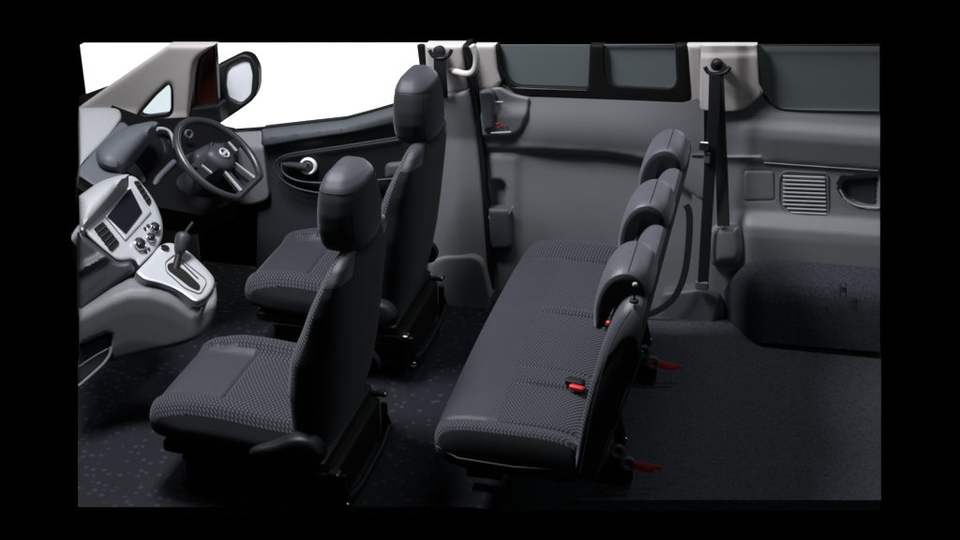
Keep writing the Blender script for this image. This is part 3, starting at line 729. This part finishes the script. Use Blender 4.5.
    # base
    bs = box('base', (-.235, yc+.012, (FZ+.37)/2), (.44, .39, .37-FZ), RUB, r, bev=.008)
    box('seat_pan', (-.27, yc, .388), (.46, .43, .045), BLK, r, bev=.012)
    for s in (-1, 1):
        rl = box('slide_rail', (-.23, yc+s*.216, .368), (.42, .014, .012), STL if False else BLK, r, bev=.002)
        tube('rail_edge', [(-.43, yc+s*.2245, .374), (-.03, yc+s*.2245, .374)], .0014, STL, rl, n=6)
        tube('base_seam', [(-.30, yc+.012+s*.1975, .325), (-.05, yc+.012+s*.1975, .325)], .0012, STL, bs, n=6)
        box('rail_end', (-.012, yc+s*.216, .376), (.03, .03, .016), STL, rl, bev=.003)
        br = box('buckle_stalk', (.0, yc+s*.19, .30), (.02, .012, .12), BLK, r, bev=.003, rot=.3)
        disc('bolt', (.012, yc+s*.19-.008, .27), (.2, -1, .1), .009, .008, CHR, br)
    tube('rear_bar', [(.0, yc-.19, .33), (.02, yc-.19, .27), (.02, yc+.19, .27), (.0, yc+.19, .33)], .008, BLK, r, smooth_k=1)
    r.location.x += .016
    return r
def copy_tree(o, parent=None):
    c = o.copy(); COL.objects.link(c); c.parent = parent
    for ch in list(o.children): copy_tree(ch, c)
    return c
s1 = front_seat('front passenger seat in charcoal cloth with quilted bolsters, nearest seat beside the gear console')
s2 = copy_tree(s1); s2.location.y += .73; s2.location.x -= .02; s2.location.z += .03
s2['label'] = 'driver seat in charcoal cloth behind the steering wheel, against the far front door'

# ------------------------------------------------------------------ rear bench
bn = thing('bench_seat', (.5, -.07, RZ), 'three place rear bench in grey cloth with three loaf shaped headrests and red release straps', 'bench seat')
Y0, Y1 = -.66, .53
rings = []; NY = 170
for i in range(NY):
    s = i/(NY-1); y = Y0+(Y1-Y0)*s
    e = min(s, 1-s)*(Y1-Y0); rd = math.sqrt(max(0, 1-(1-min(1, e/.05))**2))
    far = sm(.30, Y1, y)
    xf = .288+.015*(1-rd)+.07*(1-math.sqrt(max(0, 1-(1-min(1, (1-s)*(Y1-Y0)/.14))**2)))+.035*(1-math.sqrt(max(0, 1-(1-min(1, s*(Y1-Y0)/.07))**2))); xb = .655; zt = .555+.045*rd; zb = .49+.02*(1-rd)-.015*0
    ring = []
    for k in range(120):
        cx, sx = se(2*math.pi*k/120, 3.4)
        hx = (xb-xf)/2*(.90+.10*rd); x = (xf+xb)/2+hx*cx; z = (zt+zb)/2+(zt-zb)/2*sx
        if cx < 0: x += -.012*math.cos((y+.065)/.6*math.pi/2)
        if sx > .2:
            wf_ = sm(.2, .9, sx)
            z += .014*sm(.08, .03, y-Y0)*sm(0, .03, y-Y0)*wf_+.03*sm(.13, .05, Y1-y)*sm(0, .04, Y1-y)*wf_
            gx = abs(x-.44)
            gy = min([abs(y-q) for q in (-.575, -.375, -.29, .04, .075, .41)])
            if x > .44: z -= .008*math.exp(-(gy/.005)**2)*wf_
            elif min(abs(y+.575), abs(y-.41)) < .02: z -= .005*math.exp(-(min(abs(y+.575), abs(y-.41))/.004)**2)*wf_
            if -.575 < y < .41: z -= .008*math.exp(-(gx/.005)**2)*wf_
            if x > .44 and (-.375 < y < -.29 or .04 < y < .075): z += .006*wf_
        ring.append(Vector((x, y, z)))
    rings.append(ring)
def bmf(c):
    if c.z < .55 or c.y < -.640: return 2
    if c.y < -.575 or c.y > .41: return 1
    return 0 if c.x < .44 else 1
cu = loft('cushion', rings, [FAB, WEVF, DKF], bn, bmf)
tube('piping', [(.30, -.64, .545), (.36, -.665, .535), (.50, -.665, .53), (.64, -.655, .535)], .002, GREYD, cu, n=6)
# backrest profile (x,z), near end
pf = [(.640, .50), (.648, .56), (.658, .66), (.675, .76), (.697, .865), (.718, .935), (.735, .972), (.755, .990), (.778, .992), (.793, .975), (.797, .95), (.790, .88), (.762, .766), (.735, .66), (.712, .58), (.695, .50)]
pf = rcorner([(a, b, .03) for a, b in pf], .03, 3)
pc = Vector((sum(p[0] for p in pf)/len(pf), sum(p[1] for p in pf)/len(pf)))
rings = []
YB0, YB1 = -.655, .54
for i in range(90):
    y = YB0+(YB1-YB0)*i/89; e = min(y-YB0, YB1-y); rd = math.sqrt(max(0, 1-(1-min(1, e/.022))**2)); k = .72+.28*rd
    ring = []
    for x, z in pf:
        sx_ = interp([(.5, .668), (.66, .697), (.766, .722), (.88, .748), (.96, .764), (1.0, .768)], z)[0]; xx = sx_+(x-sx_)*k; zz = pc.y+(z-pc.y)*(.965+.035*rd)-.065*sm(.80, .985, z)*(1-math.sqrt(max(0, 1-(1-min(1, (y-YB0)/.075))**2)))
        g = min(abs(y+.25), abs(y-.14))
        if z > .6: zz -= .003*math.exp(-(g/.004)**2)
        ring.append(Vector((xx, y, zz)))
    rings.append(ring)
def bbf(c):
    if (c.y < YB0+.006 and c.z < .90) or c.y > YB1-.004: return 2
    t = interp([(.5, .640), (.66, .658), (.76, .675), (.865, .697), (.935, .718), (1.0, .75)], c.z)[0]
    if c.z > .90 and c.x < .792: return 0
    if c.x < t+.02: return 1 if c.z < .80 else 0
    return 2
bb = loft('backrest', rings, [HRF, WEVF, DKF], bn, bbf, ngon=True)
tube('side_piping', [(x+.022, YB0-.0005, z) for x, z in [(.640, .53), (.650, .60), (.662, .70), (.680, .80), (.700, .88), (.722, .945), (.745, .985)]], .0016, GREYD, bb, smooth_k=1, n=6)
tube('rear_edge', [(x, YB0+.004, z) for x, z in [(.700, .52), (.722, .60), (.745, .68), (.772, .78), (.796, .88)]], .0032, GREYD, bb, smooth_k=1, n=8)
# headrests: comma profile hooked over the backrest top
hp = [(.668, .872), (.664, .90), (.664, .94), (.674, .985), (.692, 1.022), (.718, 1.045), (.748, 1.052), (.776, 1.043), (.796, 1.018), (.802, .99), (.797, .972), (.78, .966), (.755, .968), (.733, .962), (.716, .945), (.704, .92), (.694, .89), (.684, .87)]
hp = rcorner([(a, b, .02) for a, b in hp], .02, 3)
hc = Vector((sum(p[0] for p in hp)/len(hp), sum(p[1] for p in hp)/len(hp)+.01))
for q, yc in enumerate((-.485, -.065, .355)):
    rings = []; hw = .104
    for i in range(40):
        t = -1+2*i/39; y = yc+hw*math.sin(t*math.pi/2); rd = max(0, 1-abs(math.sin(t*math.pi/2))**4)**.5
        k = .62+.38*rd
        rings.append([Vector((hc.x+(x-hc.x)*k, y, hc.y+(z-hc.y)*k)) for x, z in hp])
    h = loft('headrest', rings, [HRF, CHF], bn, lambda c: 1 if abs(c.y-yc) > hw*.93 else 0, ngon=True)  # end faces coloured dark to paint their shade
    for sy in (0,):
        mid = [p for p in hp if p[1] > .975 and p[0] < .80]
        sp = []
        for j in range(15):
            t = -.84+1.68*j/14; k = .62+.38*max(0, 1-abs(t)**4)**.5
            sp.append((hc.x+(.748-hc.x)*k, yc+hw*t, hc.y+(1.0500-hc.y)*k))
        tube('seam', sp, .0013, CHF, h, n=6)
kb = disc('release_knob', (.768, -.625, .99), (0, 0, 1), .011, .006, RUB, bn)
tube('knob_stem', [(.768, -.625, .99), (.768, -.625, 1.035)], .0022, BLK, kb); disc('knob_cap', (.768, -.625, 1.032), (0, 0, 1), .006, .006, GREYL, kb)
# belt tongues and buckles on the cushion
for (x, y, z) in ((.60, -.365, .612), (.625, .01, .615)):
    b = box('buckle', (x, y, z), (.05, .026, .022), RUB, bn, bev=.005, rot=-.2)
    box('buckle_button', (x+.008, y-.024, z-.002), (.04, .014, .014), REDP, b, bev=.003, rot=-.25)
# brackets, legs, straps
for (y, s) in ((-.30, 0), (.27, 0)):
    lg = box('floor_bracket', (.69, y, .32), (.13, .05, .075), RUB, bn, bev=.01)
    tube('bracket_arm', [(.70, y, .34), (.72, y-.01, .42), (.70, y-.01, .50)], .016, RUB, lg, n=10)
    disc('pivot', (.715, y-.03, .40), (.1, -1, .1), .020, .012, GREYD, lg, inner=.010)
    disc('pivot', (.745, y-.03, .365), (.1, -1, .1), .020, .012, GREYD, lg, inner=.010)
    disc('bolt', (.735, y-.03, .44), (.1, -1, .1), .005, .008, CHR, lg)
    tube('release_strap', [(.73, y-.02, .36), (.775, y-.025, .352), (.80, y-.025, .350), (.815, y-.015, .345)], .01, RED, lg, flat=(.004, .018, (0, .3, 1)), n=10, smooth_k=1)
    tube('release_strap', [(.74, y-.01, .355), (.79, y-.0, .345), (.83, y+.01, .335)], .01, RED, lg, flat=(.004, .012, (0, .3, 1)), n=10, smooth_k=1)
    fl = tube('front_leg', [(.40, y-.04, .50), (.37, y-.05, .42), (.36, y-.05, .31)], .014, RUB, bn, n=10)
    box('front_foot', (.36, y-.05, .295), (.10, .04, .03), RUB, fl)
    disc('bolt', (.40, y-.075, .43), (.1, -1, .1), .008, .008, CHR, fl)
box('under_frame', (.49, -.07, .475), (.30, 1.05, .05), RUB, bn, bev=.012)

# ------------------------------------------------------------------ rear seat belt
rb = thing('rear_seat_belt', tuple(W(705, 285, .1)), 'long black seat belt on the side wall beside the bench, looped through its pillar anchor', 'seat belt')
an = disc('belt_anchor', W(717, 64, .04), (0, -1, .15), .018, .025, RUB, rb)
tube('anchor_guide', [W(705, 67, .06), W(708, 73, .065), W(717, 75, .07), W(727, 72, .065), W(730, 67, .06)], .0065, BLK, an, smooth_k=2)
disc('anchor_bolt', W(717, 63, .062), (0, -1, .15), .012, .012, BLK, an, bev=.005)
tube('shoulder_strap', [W(717, 72, .07), W(718.5, 100, .085), W(720, 140, .095), W(722, 180, .09), W(723.5, 226, .11)], .02, BELT, rb, flat=(.040, .003, (0, -1, 0)), n=12)
tube('lap_strap', [W(715, 74, .075), W(714, 110, .10), W(711, 150, .115), W(708, 200, .12), W(703, 283, .115)], .02, BELT, rb, flat=(.036, .003, (.2, -1, 0)), n=12)
tube('hanging_belt', [W(686, 205, .12), W(690, 212, .12), W(689, 245, .12), W(684, 280, .12), W(672, 302, .12), W(652, 314, .12), W(636, 318, .12)], .01, BELT, rb, flat=(.022, .004, (0, -1, 0)), n=10, smooth_k=2)
tg = box('belt_tongue', tuple(W(704, 146, .13)), (.03, .012, .03), STL, rb, bev=.003)
box('tongue_plate', tuple(W(707, 158, .13)), (.02, .006, .035), GREYD, tg, bev=.002)
